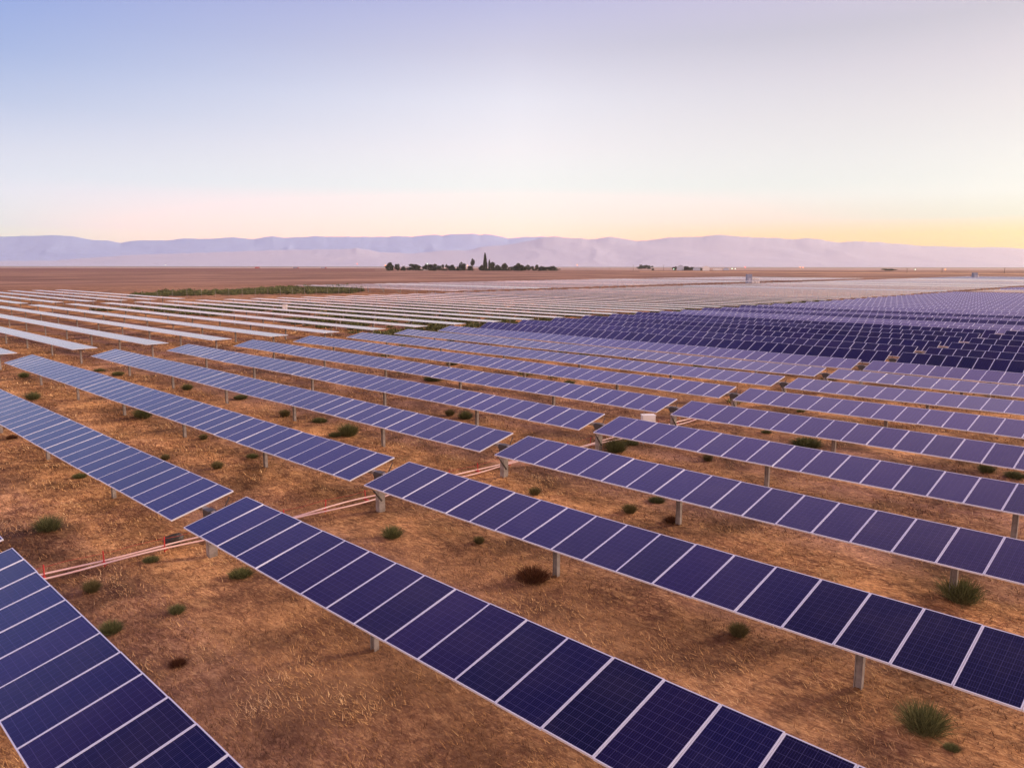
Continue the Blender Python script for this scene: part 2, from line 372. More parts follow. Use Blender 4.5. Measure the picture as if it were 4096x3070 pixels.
# ------------------------------------------------------------------ mountains
def interp(pts, x):
    xs, ys = zip(*pts); return np.interp(x, xs, ys)
REAR = [(-1600, 960), (-900, 935), (-400, 958), (0, 952), (234, 946), (304, 952), (380, 965), (430, 966), (487, 976), (538, 968), (608, 965), (690, 965), (734, 959), (816, 961), (886, 957), (937, 954), (1013, 962), (1063, 954), (1095, 949), (1139, 955), (1234, 952), (1266, 949), (1304, 952), (1400, 951), (1553, 952), (1591, 949), (1650, 951), (1737, 942), (1768, 947), (1794, 942), (1889, 938), (1920, 944), (1939, 940), (1977, 945.6), (2034, 957), (2091, 951), (2173, 950), (2281, 965), (2400, 985), (2700, 1000), (6000, 1000)]
FRONT = [(-1600, 1045), (-400, 1050), (200, 1046), (538, 1022), (820, 1014), (1075, 1004), (1400, 999), (1430, 995), (1521, 1011), (1648, 1016), (1775, 1004), (1870, 1004), (1933, 989), (2021, 983), (2123, 966), (2173, 953), (2211, 949), (2281, 955.7), (2325, 955), (2357, 961), (2433, 950.6), (2496, 957), (2547, 967.7), (2617, 960), (2668, 953), (2803, 949), (2870, 942), (2918, 946), (3006, 952), (3087, 953), (3168, 959.5), (3222, 954), (3276, 959.5), (3344, 971), (3411, 965.6), (3513, 969.6), (3580, 976), (3682, 983), (3804, 986), (3885, 989), (3986, 988), (4040, 991), (4096, 996), (4500, 1010), (5200, 1000), (6000, 1030)]
def range_mesh(name, prof, D, depth, material, seed):
    px = np.linspace(-1500, 5600, 1000); n = 61
    jag = 5*(fbm(px*.045+seed, px*0+seed, 4)-.47)+3*np.abs(fbm(px*.11+seed, px*0, 2)-.37)
    raw = interp(prof, px); ker = np.ones(41)/41; soft = np.convolve(np.pad(raw, 20, mode='edge'), ker, 'valid')
    ridge = (1063.4-soft)/F_PX*D; crest = (soft-raw+jag)/F_PX*D       # body of the range, and the fine crest line on it
    dirs = np.array([at_dist(p, 1.0) for p in px])
    V = np.zeros((n, len(px), 3))
    for i in range(n):
        u = i/(n-1); d = D-depth+2*depth*u      # the ridge stands in the middle of the range
        t = 1-abs(2*u-1); base = t**1.25
        wx = dirs[:, 0]*d/900; wy = dirs[:, 1]*d/900
        e = fbm(wx+seed, wy+seed, 5)-.47
        fold = np.abs(fbm(wx*1.6+seed*3+e, wy*1.6-e, 4)-.47)*2
        h = ridge*(base*(1+.45*e*(1-t))-.34*fold*t*(1-t)*2)*d/D
        h = h+crest*np.clip((t-.62)/.38, 0, 1)**1.6
        V[i, :, 0] = dirs[:, 0]*d; V[i, :, 1] = dirs[:, 1]*d; V[i, :, 2] = np.maximum(h, -1)+CAMZ*t
    na = len(px); i, j = np.meshgrid(np.arange(n-1), np.arange(na-1), indexing='ij')
    F = np.stack([i*na+j, i*na+j+1, (i+1)*na+j+1, (i+1)*na+j], -1).reshape(-1, 4)
    o = link(name, fast_mesh(name, V.reshape(-1, 3), F, material, True)); o['kind'] = 'structure'; return o
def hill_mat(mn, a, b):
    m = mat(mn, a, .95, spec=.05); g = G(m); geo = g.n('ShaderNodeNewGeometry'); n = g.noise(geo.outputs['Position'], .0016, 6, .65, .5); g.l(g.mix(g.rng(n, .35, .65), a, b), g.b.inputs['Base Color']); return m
range_mesh('mountains', REAR, 12000, 1900, hill_mat('haze_tinted_rock', (.40, .56, .92), (.44, .60, .94)), 3.1)  # blue of the distant haze is put into the rock colour
range_mesh('foothills', FRONT, 8600, 1300, hill_mat('haze_tinted_grass', (.54, .61, .80), (.59, .65, .82)), 9.7)  # foothill colour carries a painted pale haze tint as well

# ------------------------------------------------------------------ solar trackers
PITCH_X, X0, AXIS_Z = 5.735, 3.2, 1.36
def row_x(k): return X0+PITCH_X*k
def skew(k): return -.02*(row_x(k)-3.2)
def deck_tilt(k):
    near = {0: 14.6, 1: 14.6, 2: 13.8, 3: 12.9, 4: 13.0, 5: 13.4, 6: 13.0, 7: 11.8, 8: 11.2, 9: 14.5}
    if k in near: return near[k]
    if k <= 15: return 24+.8*math.sin(k*2.1)
    if k in (18, 20): return 21.5
    return 15.5+1.2*math.sin(k*1.7)
FR = .021
def panel_mesh():
    b = MB(); h = PL/2-FR; b.poly([(-h, .005+FR, 0), (h, .005+FR, 0), (h, .995-FR, 0), (-h, .995-FR, 0)]); b.poly([(-h, .995-FR, -.03), (h, .995-FR, -.03), (h, .005+FR, -.03), (-h, .005+FR, -.03)], 1)
    return b.mesh('solar_panel', [M['glass'], M['back']])
def frame_into(b, m=0, y=0.0):
    h = PL/2
    for sx in (-1, 1): b.box((sx*(h-FR/2), y+.5, -.016), (FR/2, .495, .0205), m)
    for yy in (.005+FR/2, .995-FR/2): b.box((0, y+yy, -.016), (h-FR, FR/2, .0205), m)
def frame_mesh():
    b = MB(); frame_into(b); return b.mesh('frame', M['alu'])
def framed_panel_mesh():
    b = MB(); h = PL/2-FR; b.poly([(-h, .005+FR, 0), (h, .005+FR, 0), (h, .995-FR, 0), (-h, .995-FR, 0)]); b.poly([(-h, .995-FR, -.03), (h, .995-FR, -.03), (h, .005+FR, -.03), (-h, .005+FR, -.03)], 1)
    frame_into(b, 2); return b.mesh('solar_panel', [M['glass'], M['back'], M['alu']])
P_ME, F_ME, FP_ME = panel_mesh(), frame_mesh(), framed_panel_mesh()
def post_mesh(h):
    b = MB(); b.box((-.0, .07, h/2), (.06, .006, h/2+.1)); b.box((0, -.07, h/2), (.06, .006, h/2+.1)); b.box((0, 0, h/2), (.005, .064, h/2+.1))
    return b.mesh('post', M['steel'])
POST = post_mesh(AXIS_Z-.16)
def drive_meshes():
    b = MB(); b.box((0, 0, AXIS_Z-.17), (.12, .16, .15)); b.tube([(0, -.24, AXIS_Z-.15), (0, .24, AXIS_Z-.15)], .10, 14); b.tube([(.1, 0, AXIS_Z-.3), (.1, 0, AXIS_Z-.62)], .09, 12)
    d = b.mesh('drive_unit', M['darksteel'])
    b = MB(); b.box((0, 0, .5), (.12, .1, .58)); p = b.mesh('drive_post', M['steel'])
    return d, p
DRIVE, DPOST = drive_meshes()
def damper_mesh(s, t):
    c = math.cos(R(t)); q = math.sin(R(t)); a = .72*s
    b = MB(); b.tube([(s*.1, 0, .42), (a*c*.5+.05*s, 0, (.42+AXIS_Z+a*q)/2), ], .035, 8); b.tube([(a*c*.5+.05*s, 0, (.42+AXIS_Z+a*q)/2), (a*c, 0, AXIS_Z+a*q-.05)], .018, 8)
    return b.mesh('damper', M['darksteel'])
def tube_mesh(y0, y1):
    b = MB(); b.box((0, (y0+y1)/2, -.10), (.06, (y1-y0)/2, .06)); return b.mesh('torque_tube', M['steel'])
def deck_into(b, y0, y1, mg=0, mb=1, mf=2, det=True):
    h = PL/2-FR; n = int(round(y1-y0))
    b.poly([(-h, y0, -.004), (h, y0, -.004), (h, y1, -.004), (-h, y1, -.004)], mg)
    b.poly([(-h, y1, -.035), (h, y1, -.035), (h, y0, -.035), (-h, y0, -.035)], mb)
    for sx in (-1, 1): b.box((sx*(PL/2-FR/2), (y0+y1)/2, -.016), (FR/2, (y1-y0)/2, .0205), mf)
    for i in (range(n+1) if det else (0, n)):
        wdt = FR if 0 < i < n else FR/2+.008
        b.box((0, y0+i+(FR/2 if i == 0 else -FR/2 if i == n else 0), -.0165), (PL/2-FR, wdt/1.0 if 0 < i < n else FR/2, .0195), mf)
def visible(x, y, margin=350):
    q = proj(x, y, AXIS_Z)
    return q and -margin < q[0] < 4096+margin and q[1] < 3070+margin*1.6
def tilt_word(t): return 'flat pale' if t < 5 else 'dark steeply tilted' if t > 20 else 'tilted violet-blue'
POSTS_Y = [7.8*n for n in range(-5, 6)]

def near_tracker(k, with_frames):
    x = row_x(k); gy = 20.35+skew(k)+.4; t = deck_tilt(k)       # gy: middle of the drive gap
    root = empty('solar_tracker', (x, gy, 0))
    if k == 0: lab = 'violet-blue solar tracker row nearest the camera, at bottom left'
    elif k <= 9: lab = 'violet-blue tilted solar tracker, %s row from the camera' % ordinal(k+1)
    elif k <= 15: lab = 'dark navy solar tracker in the right-hand block, %s row from the camera' % ordinal(k+1)
    else: lab = 'hazy violet solar tracker in the right-hand block, %s row from the camera' % ordinal(k+1)
    tag(root, lab, 'solar tracker', 'solar trackers of the right-hand block')
    rot = (0, R(-t), 0)
    ys = []
    for i in range(44):
        for base in (.4+i, -.4-1-i): ys.append(base)
    vis = [y for y in ys if visible(x, gy+y+.5)]
    for y in vis:
        p = link('solar_panel', P_ME if with_frames else FP_ME, root, (random.gauss(0, .004), y, AXIS_Z+.012*math.sin(y*.4+k)+random.gauss(0, .002)), (random.gauss(0, .0022), R(-t+random.gauss(0, .18)+.35*math.sin(y*.06+k*1.3)), random.gauss(0, .0012)))
        if with_frames: link('frame', F_ME, p)
    y0, y1 = min(vis), max(vis)+1
    link('torque_tube', tube_mesh(y0, y1), root, (0, 0, AXIS_Z), rot)
    for py in POSTS_Y:
        if py == 0 or not (y0-.5 < py < y1+.5): continue
        link('post', POST, root, (0, py, 0))
    if y0 < 0 < y1:
        link('post', DPOST, root); link('drive_unit', DRIVE, root)
        if k < 12:
            for s in (-1, 1): link('damper', DAMP[round(t)] [0 if s < 0 else 1], root, (0, .22*s, 0))
DAMP = {}
for k in range(16):
    t = round(deck_tilt(k))
    if t not in DAMP: DAMP[t] = (damper_mesh(-1, t), damper_mesh(1, t))
for k in range(0, 23): near_tracker(k, k <= 5)

# pale trackers left of the access aisle, seen at a grazing angle: one deck each, posts as parts
def deck_mesh(n):
    b = MB(); deck_into(b, 0, n, det=False); return b.mesh('panel_deck', [M['glass'], M['back'], M['alu']])
DECK85, DECK83 = deck_mesh(84), deck_mesh(82)
TUBE84 = tube_mesh(.2, 83.8)
def pale_tracker(x, y0, n, t, lab, group, tube=True):
    root = empty('solar_tracker', (x, y0, 0)); tag(root, lab, 'solar tracker', group)
    link('panel_deck', DECK85 if n == 84 else DECK83, root, (0, 0, AXIS_Z), (0, R(-t), 0))
    link('torque_tube', TUBE84, root, (0, 0, AXIS_Z), (0, R(-t), 0)) if n == 84 else None
    i = 1.2
    while i < n:
        link('post', POST, root, (0, i, 0)); i += 8.05
    return root
def far_mesh(n, tcls):
    b = MB(); deck_into(b, 0, n, det=tcls > 9); c, s = math.cos(R(tcls)), math.sin(R(tcls))
    b.v = [(x*c-z*s, y, x*s+z*c+AXIS_Z) for x, y, z in b.v]
    i = 1.2
    while i < n: b.box((0, i, AXIS_Z/2-.1), (.07, .07, AXIS_Z/2), 3); i += 8.05
    return b.mesh('solar_tracker', [M['glass'], M['back'], M['alu'], M['steel']])
FAR = {}
def far_tracker(x, y0, n, t, lab, group):
    key = (n, t)
    if key not in FAR: FAR[key] = far_mesh(n, t)
    o = link('solar_tracker', FAR[key], None, (x, y0, 0)); tag(o, lab, 'solar tracker', group); return o
def s3_tilt(k): return [.8, .3, .6, .4, .7, .3][k % 6] if k < 10 else [.9, .7, 1.0, .8, .6][k % 5] if k < 21 else [.1, -.3, .5, -.2, 0][k % 5]
# S3: between the aisle at y = 67 and the dirt edge at y = 153
for k in range(2, 29):
    x = row_x(k); y0 = 69.1-.03*(x-20)
    pale_tracker(x, y0, 84, s3_tilt(k), 'flat whitish solar tracker left of the aisle, %s row of its block' % ordinal(k-1), 'pale solar trackers left of the aisle')
# S4, left part: six rows beyond the second gap
for n_, k in enumerate(range(5, 12)):
    x = row_x(k)
    pale_tracker(x, 160.0+.03*(x-37), 82, .5, 'thin pale solar tracker at the far left, %s row from the front' % ordinal(n_+1), 'pale solar trackers at the far left')
# right-hand block farther back
def far_class(k):
    if k <= 39: return 14
    if k <= 42: return 0
    return {0: 0, 1: 14, 2: 2}[((k-43)//4) % 3]
for k in range(23, 60):
    if k in (40, 41): continue
    x = row_x(k); y0 = 20.8+.4+skew(k)-.7
    far_tracker(x, y0, 44, far_class(k) if k > 42 or k < 40 else 0, 'violet solar tracker far back on the right, %s row from the camera' % ordinal(k+1), 'solar trackers of the right-hand block')
for k in range(29, 104):
    x = row_x(k)
    t = [.1, -.3, .8, -.2, .2, -.3, .4][k % 7] if k < 41 else [-.3, .6, 1.5, -.3, .5, 2, -.4, -.1, 5, .3, -.4, .4][(k//2) % 12] if k < 85 else 8
    far_tracker(x, 69.1-.03*(x-20) if k < 36 else 64.5, 84, t, 'thin pale solar tracker across the far field, %s row from the camera' % ordinal(k+1), 'pale solar trackers across the far field')
for k in range(24, 80):
    x = row_x(k)
    if 344 < x < 357: continue
    t = [-.3, .5, 1.2, -.3, .2, .8, -.4, 0, 2.5, -.3, .5, -.4][(k//2+5) % 12]
    far_tracker(x, 159+min(8, .05*(x-140)), 84, t, 'thin pale solar tracker behind the thicket, %s row from the camera' % ordinal(k+1), 'pale solar trackers beyond the thicket')

# ------------------------------------------------------------------ vegetation builders
def blades(n, centre_r, h, wdt, spread, droop=.3, seed=0, flat=1.0):
    r = np.random.default_rng(seed)
    a = r.random(n)*2*np.pi; rr = centre_r*np.sqrt(r.random(n)); bx = rr*np.cos(a); by = rr*np.sin(a)
    ln = h*(.45+.55*r.random(n)); ang = np.clip(rr/centre_r, 0, 1)*spread+r.normal(0, .22, n); az = a+r.normal(0, 1.1, n)
    tx = bx+np.sin(ang)*ln*np.cos(az); ty = by+np.sin(ang)*ln*np.sin(az); tz = np.cos(ang)*ln*flat
    mx = (bx+tx)/2; my = (by+ty)/2; mz = tz*.55+.05*h
    side = r.random(n)*2*np.pi; wx = np.cos(side)*wdt*(.6+.8*r.random(n)); wy = np.sin(side)*wdt
    V = np.empty((n, 4, 3)); V[:, 0] = np.stack([bx, by, np.full(n, -.03)], -1); V[:, 1] = np.stack([mx+wx, my+wy, mz], -1); V[:, 2] = np.stack([tx, ty, tz], -1); V[:, 3] = np.stack([mx-wx, my-wy, mz], -1)
    tone = np.repeat(np.clip(r.random(n)*.8+.2*(tz/h), 0, 1), 4)
    return V.reshape(-1, 3), np.arange(n*4).reshape(-1, 4), tone
def leaf_ball(n, seed, size=.1, shape=None, lumps=6):
    """leaf faces spread through an uneven crown of unit size, gaps between the clumps"""
    r = np.random.default_rng(seed)
    c = r.normal(0, .42, (lumps, 3)); c[:, 2] *= .8; rad = .32+.3*r.random(lumps)
    k = r.integers(0, lumps, n); d = r.normal(size=(n, 3)); d /= np.linalg.norm(d, axis=1)[:, None]
    p = c[k]+d*(rad[k]*(.55+.5*r.random(n)))[:, None]
    if shape is not None: p = shape(p, r)
    u = r.normal(size=(n, 3)); u /= np.linalg.norm(u, axis=1)[:, None]; v = np.cross(u, r.normal(size=(n, 3))); v /= np.linalg.norm(v, axis=1)[:, None]
    s = size*(.5+r.random(n))[:, None]
    V = np.stack([p-u*s, p+v*s*.7, p+u*s, p-v*s*.7], 1)
    tone = np.repeat(np.clip(r.random(lumps)[k]*.5+r.random(n)*.5, 0, 1), 4)
    return V.reshape(-1, 3), np.arange(n*4).reshape(-1, 4), tone

# bushes between the rows (photograph column, foot, width in 2212-px plan reading, kind)
def bush_mesh(kind, seed):
    if kind == 'dead': V, F, T = blades(1500, .36, .55, .007, 1.25, seed=seed); mt = M['dead']
    elif kind == 'pale': V, F, T = blades(1700, .30, .95, .007, .8, seed=seed); mt = M['pale']
    elif kind == 'low': V, F, T = blades(1500, .46, .62, .008, 1.0, seed=seed); mt = M['green']
    else: V, F, T = blades(1500, .40, 1.0, .007, 1.0, seed=seed); mt = M['green']
    return fast_mesh('bush', V, F, mt, False, T)
BM = {kd: [bush_mesh(kd, 10*i+7) for i in range(3)] for kd in ('green', 'pale', 'low', 'dead')}
BUSH = [(105, 1150, 52, 'green', 'round green bush in the open ground left of the red-pegged conduits'), (847, 1161, 42, 'green', 'round green bush in the open between the second and third rows'),
 (383, 1326, 32, 'green', 'small dark green bush below the conduits right of the first row'), (240, 1367, 44, 'green', 'green bush against the upper edge of the first row'),
 (200, 1286, 42, 'pale', 'dusty faint bush just below the conduits'), (326, 1212, 34, 'low', 'low green tuft touching the conduits'), (520, 1242, 52, 'low', 'dark low bush under the lower edge of the second row'),
 (385, 1440, 44, 'dead', 'sparse dark weed in the bottom left brown ground'), (172, 1032, 30, 'low', 'small dark bush under the lower edge of the left panels of the second row'), (72, 862, 28, 'green', 'small bush behind the left panels of the second row'),
 (310, 902, 38, 'green', 'green bush under the third row at left'), (752, 938, 44, 'green', 'upright green bush in the middle of the fourth aisle'), (724, 940, 30, 'low', 'dark low weed left of the upright bush in the fourth aisle'),
 (690, 910, 34, 'low', 'flat dark bush above the upright bush in the fourth aisle'), (1006, 905, 30, 'green', 'green bush left of a white post near the middle'), (972, 897, 24, 'pale', 'pale small bush beside the green bush near the middle post'),
 (1330, 978, 48, 'green', 'big dark green bush right of the fourth drive gap'), (1362, 962, 36, 'low', 'low green bush behind the big bush at the fourth drive gap'), (1742, 963, 64, 'low', 'wide low dark bush right of centre under the sixth row'),
 (1655, 937, 22, 'low', 'small dark weed left of the wide low bush'), (1529, 994, 24, 'pale', 'small grey-green bush right of the fourth drive gap'), (1155, 1072, 28, 'pale', 'pale wispy bush above the third row near its pegs'),
 (2075, 1298, 80, 'green', 'broad green bush beside a post at the right edge'), (1995, 1580, 92, 'green', 'largest dark green bush in the bottom right ground'), (2056, 1620, 34, 'low', 'small bush beside the largest bush at bottom right'),
 (1596, 1368, 48, 'pale', 'dusty bush below the lower edge of the third row at right'), (1418, 1082, 36, 'low', 'dark low bush under the fourth row beside a post'), (1452, 1128, 40, 'dead', 'brown dead bush at the foot of a post of the fourth row'),
 (1150, 1252, 88, 'dead', 'reddish dead bush spread at the foot of a post of the third row'), (1035, 1170, 26, 'pale', 'small pale weed right of the round bush'), (1360, 1106, 34, 'pale', 'faint weed right of centre below the fourth row'),
 (2130, 1022, 32, 'green', 'green bush near the right edge under the fifth row'), (2192, 1034, 42, 'low', 'dark bush cut by the right edge under the fifth row'), (977, 788, 26, 'low', 'dark green bush peeping between the sixth and seventh rows'),
 (935, 823, 40, 'low', 'low pair of bushes under the fifth row'), (616, 898, 26, 'pale', 'olive bush behind a post of the fourth row'), (520, 860, 30, 'low', 'low green bush under the fourth row'),
 (405, 842, 22, 'green', 'small upright bush in the third aisle at left'), (255, 813, 26, 'low', 'small green bush behind the third row at left'), (215, 801, 22, 'low', 'tiny dark bush left of the small green bush'),
 (470, 1012, 28, 'pale', 'olive weed above the third row at left'), (545, 988, 26, 'low', 'brown-green tuft near the post of the third row'), (440, 948, 20, 'pale', 'small weed right of a post of the third row'),
 (357, 992, 22, 'pale', 'wispy tall weed above the second row at left'), (52, 815, 20, 'green', 'small bush at the left end of the third row'), (95, 795, 20, 'low', 'dark bush by the aisle at far left'),
 (640, 870, 20, 'low', 'tiny dark weed near the fourth row post'), (1230, 828, 24, 'low', 'small green weed under the sixth row'), (1730, 890, 18, 'low', 'tiny green weed between the seventh and eighth rows'),
 (25, 945, 26, 'dead', 'brown weed at the left edge under the second row'), (840, 990, 22, 'dead', 'brown tuft under the third row near its gap'), (1250, 1185, 22, 'dead', 'brown tuft above the third row right of the round bush')]
for i, (bx, by, bw, kd, lab) in enumerate(BUSH):
    x, y = ground(bx*4096/2212, by*4096/2212)
    q = proj(x, y, 0); wid = bw*4096/2212*q[2]/F_PX
    me = BM[kd][i % 3]; o = link('bush', me, None, (x, y, float(gheight(x, y))-.01), (0, 0, i*1.7))
    s = wid/1.3; o.scale = (s, s, s*(1.0 if kd != 'low' else .85)); tag(o, lab, 'bush', 'bushes scattered between the rows')

# dry grass: nobody could count it
def grass():
    n = 420000; d = 9+np.abs(rng.random(n))**1.7*95; a = R(8)+rng.random(n)*R(78); X = d*np.sin(a); Y = d*np.cos(a)
    keep = fbm(X*.5, Y*.5, 3)+.35*rng.random(n) > .56; X, Y, d = X[keep], Y[keep], d[keep]; n = len(X)
    Z = gheight(X, Y); h = (.04+.10*rng.random(n)**2)*(1+d/90); w_ = (.004+.0045*rng.random(n))*np.maximum(1, d/14)
    az = rng.normal(2.2, 1.2, n); lean = .5+.8*rng.random(n)
    tx = X+np.cos(az)*np.sin(lean)*h*1.5; ty = Y+np.sin(az)*np.sin(lean)*h*1.5; tz = Z+np.cos(lean)*h
    sx, sy = -np.sin(az)*w_, np.cos(az)*w_
    V = np.stack([np.stack([X-sx, Y-sy, Z-.01], -1), np.stack([X+sx, Y+sy, Z-.01], -1), np.stack([tx, ty, tz], -1)], 1).reshape(-1, 3)
    tone = np.clip(fbm(X*.8+40, Y*.8, 3)*1.5-.36+rng.normal(0, .22, n), 0, 1)
    o = link('dry_grass', fast_mesh('dry_grass', V, np.arange(3*n).reshape(-1, 3), M['straw'], False, np.repeat(tone, 3)))
    tag(o, 'short dry straw-coloured grass covering the ground between the rows', 'grass', kind='stuff')
grass()
def weeds():
    Vs, Fs, Ts = [], [], []; n0 = 0; r = np.random.default_rng(5)
    spots = []
    for _ in range(3000):
        x = 28+r.random()*150; y = 66+r.random()*90
        p = fbm(x*.05+9, y*.03, 3)+.16*min(1, max(0, (x-40)/35))*(1 if y < 125 else .2)-(.18 if x < 40 else 0)
        if p > .52: spots.append((x, y, .8+r.random()*1.2))
    for _ in range(170):
        spots.append((35+r.random()*120, 20+r.random()*45, .5+r.random()*.5))
    for _ in range(150):
        spots.append((205+r.random()*110, 153+r.random()*6, 1.6+r.random()*1.2))
    for i, (x, y, s) in enumerate(spots):
        V, F, T = blades(70, .6, .42, .045, 1.0, seed=i+100); V = V*s+np.array([x, y, 0]); Vs.append(V); Fs.append(F+n0); Ts.append(T); n0 += len(V)
    o = link('ground_cover', fast_mesh('ground_cover', np.concatenate(Vs), np.concatenate(Fs), M['green'], False, np.concatenate(Ts)))
    tag(o, 'dark green weeds growing under the pale tracker rows', 'weeds', kind='stuff')
weeds()
def thicket():
    Vs, Fs, Ts = [], [], []; n0 = 0; r = np.random.default_rng(8); k = 0
    while k < 900:
        u = r.random(); v = r.random()**1.2*min(1, u*3+.1)*min(1, (1-u)*2.5+.25)*72; x = 73+u*57+v*.72; y = 212-18*u+v*.70
        s = (.35+.6*r.random())*(.55+1.0*float(fbm(x*.09, y*.09, 2))); V, F, T = leaf_ball(150, k+500, .16); V = V*np.array([s*1.25, s*1.25, s*.95])+np.array([x, y, s*.72]); V[:, 2] = np.maximum(V[:, 2], 0)
        Vs.append(V); Fs.append(F+n0); Ts.append(T); n0 += len(V); k += 1
    o = link('shrub_thicket', fast_mesh('shrub_thicket', np.concatenate(Vs), np.concatenate(Fs), M['thicket'], False, np.concatenate(Ts)))
    tag(o, 'long belt of grey-green shrubs outside the fence left of the middle', 'shrubs', kind='stuff')
thicket()
# fence in front of the thicket
fr = empty('wire_fence', (72, 200, 0)); tag(fr, 'thin post and wire fence in front of the green thicket', 'fence')
fp = MB(); fp.tube([(0, 0, -.2), (0, 0, 2.1)], .035, 6); FP = fp.mesh('post', M['steel'])
fpts = [(72+3.6*i, 197.5-.10*3.6*i*.6, 0) for i in range(26)]
for p in fpts: link('post', FP, fr, (p[0]-72, p[1]-200, 0))
wb = MB()
for z in (.4, .9, 1.4, 2.0): wb.tube([(fpts[0][0]-72, fpts[0][1]-200, z), (fpts[-1][0]-72, fpts[-1][1]-200, z)], .012, 4)
wb.build('wire', M['steel'], fr)

# ------------------------------------------------------------------ farm grove on the horizon
def tree(px, base, top, wpx, kind, lab, D, seed):
    x, y = at_dist(px, D); H = (base-top)*D/F_PX; W = wpx*D/F_PX
    root = empty('cypress_tree' if kind == 'spire' else 'conifer_tree' if kind == 'conifer' else 'broadleaf_tree', (x, y, 0)); tag(root, lab, 'tree', 'trees around the distant farm')
    b = MB(); b.tube([(0, 0, -.2), (.1, 0, H*.3), (.05, .1, H*.72)], [H*.03, H*.022, H*.008], 7)
    for q in range(4):
        a = q*1.7+seed; b.tube([(.05, 0, H*(.25+.1*q)), (math.cos(a)*W*.3, math.sin(a)*W*.3, H*(.45+.1*q))], [H*.012, H*.005], 5)
    b.build('trunk', M['bark'], root)
    if kind == 'spire':
        def sh(p, r): z = r.random(len(p)); a = r.random(len(p))*6.283; rr = np.sin(np.pi*np.clip(z*.93+.07, 0, 1))**.7*(.55+.45*r.random(len(p))); return np.stack([np.cos(a)*rr, np.sin(a)*rr, z*2-1], -1)
        V, F, T = leaf_ball(900, seed, .13, sh); V = V*np.array([W/2, W/2, H*.48])+np.array([0, 0, H*.53])
    elif kind == 'conifer':
        def sh(p, r):
            z = r.random(len(p))**1.15; a = r.random(len(p))*6.283; lay = .55+.45*np.abs(np.sin(z*34+np.sin(a*2))); rr = (1-z)**.75*lay*(.3+.7*r.random(len(p))**.5)
            rr = np.where(z > .35, rr*.9+.08, rr)
            return np.stack([np.cos(a)*rr, np.sin(a)*rr, z*2-1], -1)
        V, F, T = leaf_ball(1300, seed, .11, sh); V = V*np.array([W*.62, W*.62, H*.48])+np.array([0, 0, H*.51])
    elif kind == 'tall':
        V, F, T = leaf_ball(900, seed, .12, None, 8); V = V*np.array([W*.55, W*.55, H*.36])+np.array([0, 0, H*.66])
    else:
        V, F, T = leaf_ball(1300, seed, .13, None, 10); V = V*np.array([W*.60, W*.60, H*.50])+np.array([0, 0, H*.50])
    V[:, 2] = np.maximum(V[:, 2], .1); link('crown', fast_mesh('crown', V, F, M['tree'], False, T), root)
S5 = .40687
GROVE = [(395, 250, 178, 78, 'round', 'dark round tree at the left end of the distant grove'), (470, 246, 178, 46, 'round', 'second tree from the left in the distant grove, narrow'), (525, 248, 200, 42, 'round', 'low tree in the gap left of the wide crown'),
 (615, 250, 187, 112, 'round', 'wide-crowned tree in the left part of the distant grove'), (745, 250, 194, 74, 'round', 'round tree under the white-green lamp'), (815, 248, 184, 84, 'round', 'broad tree right of the white-green lamp'),
 (880, 250, 200, 62, 'round', 'low bushy tree in the middle of the left half of the grove'), (910, 240, 176, 24, 'tall', 'thin tufted tree, left one of a tufted pair'), (948, 240, 176, 24, 'tall', 'thin tufted tree, right one of a tufted pair'), (1006, 250, 196, 76, 'round', 'round dark tree right of the tufted pair'),
 (1058, 250, 207, 20, 'spire', 'tiny dark shrub tree between two round trees in the grove'), (1105, 248, 168, 62, 'round', 'peaked tree left of the orange lamp'), (1180, 248, 195, 38, 'round', 'small round tree right of the orange lamp'), (1205, 248, 130, 58, 'tall', 'tall loose tree leaning over the grove left of the tall conifer'),
 (1300, 250, 192, 52, 'round', 'round tree at the foot of the tall conifer'), (1328, 250, 80, 50, 'conifer', 'tall tiered conifer rising highest over the distant grove'), (1370, 250, 143, 24, 'spire', 'narrow cypress just right of the tall conifer'), (1405, 250, 174, 54, 'round', 'loose tree right of the narrow cypress'),
 (1452, 250, 200, 66, 'round', 'low wide tree right of the cypress pair'), (1522, 246, 180, 56, 'round', 'blue-green tree standing apart right of the cypress'), (1590, 250, 204, 50, 'round', 'low tree between the blue-green and the broad tree'), (1680, 250, 176, 96, 'round', 'broad domed tree in the right part of the grove'),
 (1757, 250, 204, 66, 'round', 'low tree right of the broad domed tree'), (1832, 248, 194, 44, 'round', 'third tree from the right end of the grove'), (1905, 248, 205, 84, 'round', 'low wide tree second from the right end of the grove'), (1980, 248, 204, 62, 'round', 'round tree at the right end of the grove')]
for i, (cx, b_, t_, w_, kd, lab) in enumerate(GROVE):
    tree(1400+cx*S5, b_*S5, t_*S5, w_*S5, kd, lab, 1330+60*math.sin(i*2.3), i+30)
RT = [(2562, 15, 24, 'dark tree at the left of the hazy clump right of the grove'), (2580, 16, 26, 'middle tree of the hazy clump right of the grove'), (2597, 14, 20, 'right tree of the hazy clump right of the grove'), (2698, 16, 17, 'dark tree left of the pale blue shed'), (2738, 17, 34, 'wide dark tree in front of the pale blue shed'), (2762, 14, 24, 'dark tree between the shed and the white barn'), (2803, 11, 16, 'small tree touching the white barn'), (2612, 9, 8, 'tiny shrub tree alone on the pale field'), (3550, 8, 50, 'dark low tree clump far right on the plain')]
for i, (px, h_, w_, lab) in enumerate(RT):
    D = 1500 if i > 2 else 2100
    tree(px, h_ if i > 2 else h_, 0, w_, 'round', lab, D, i+80)
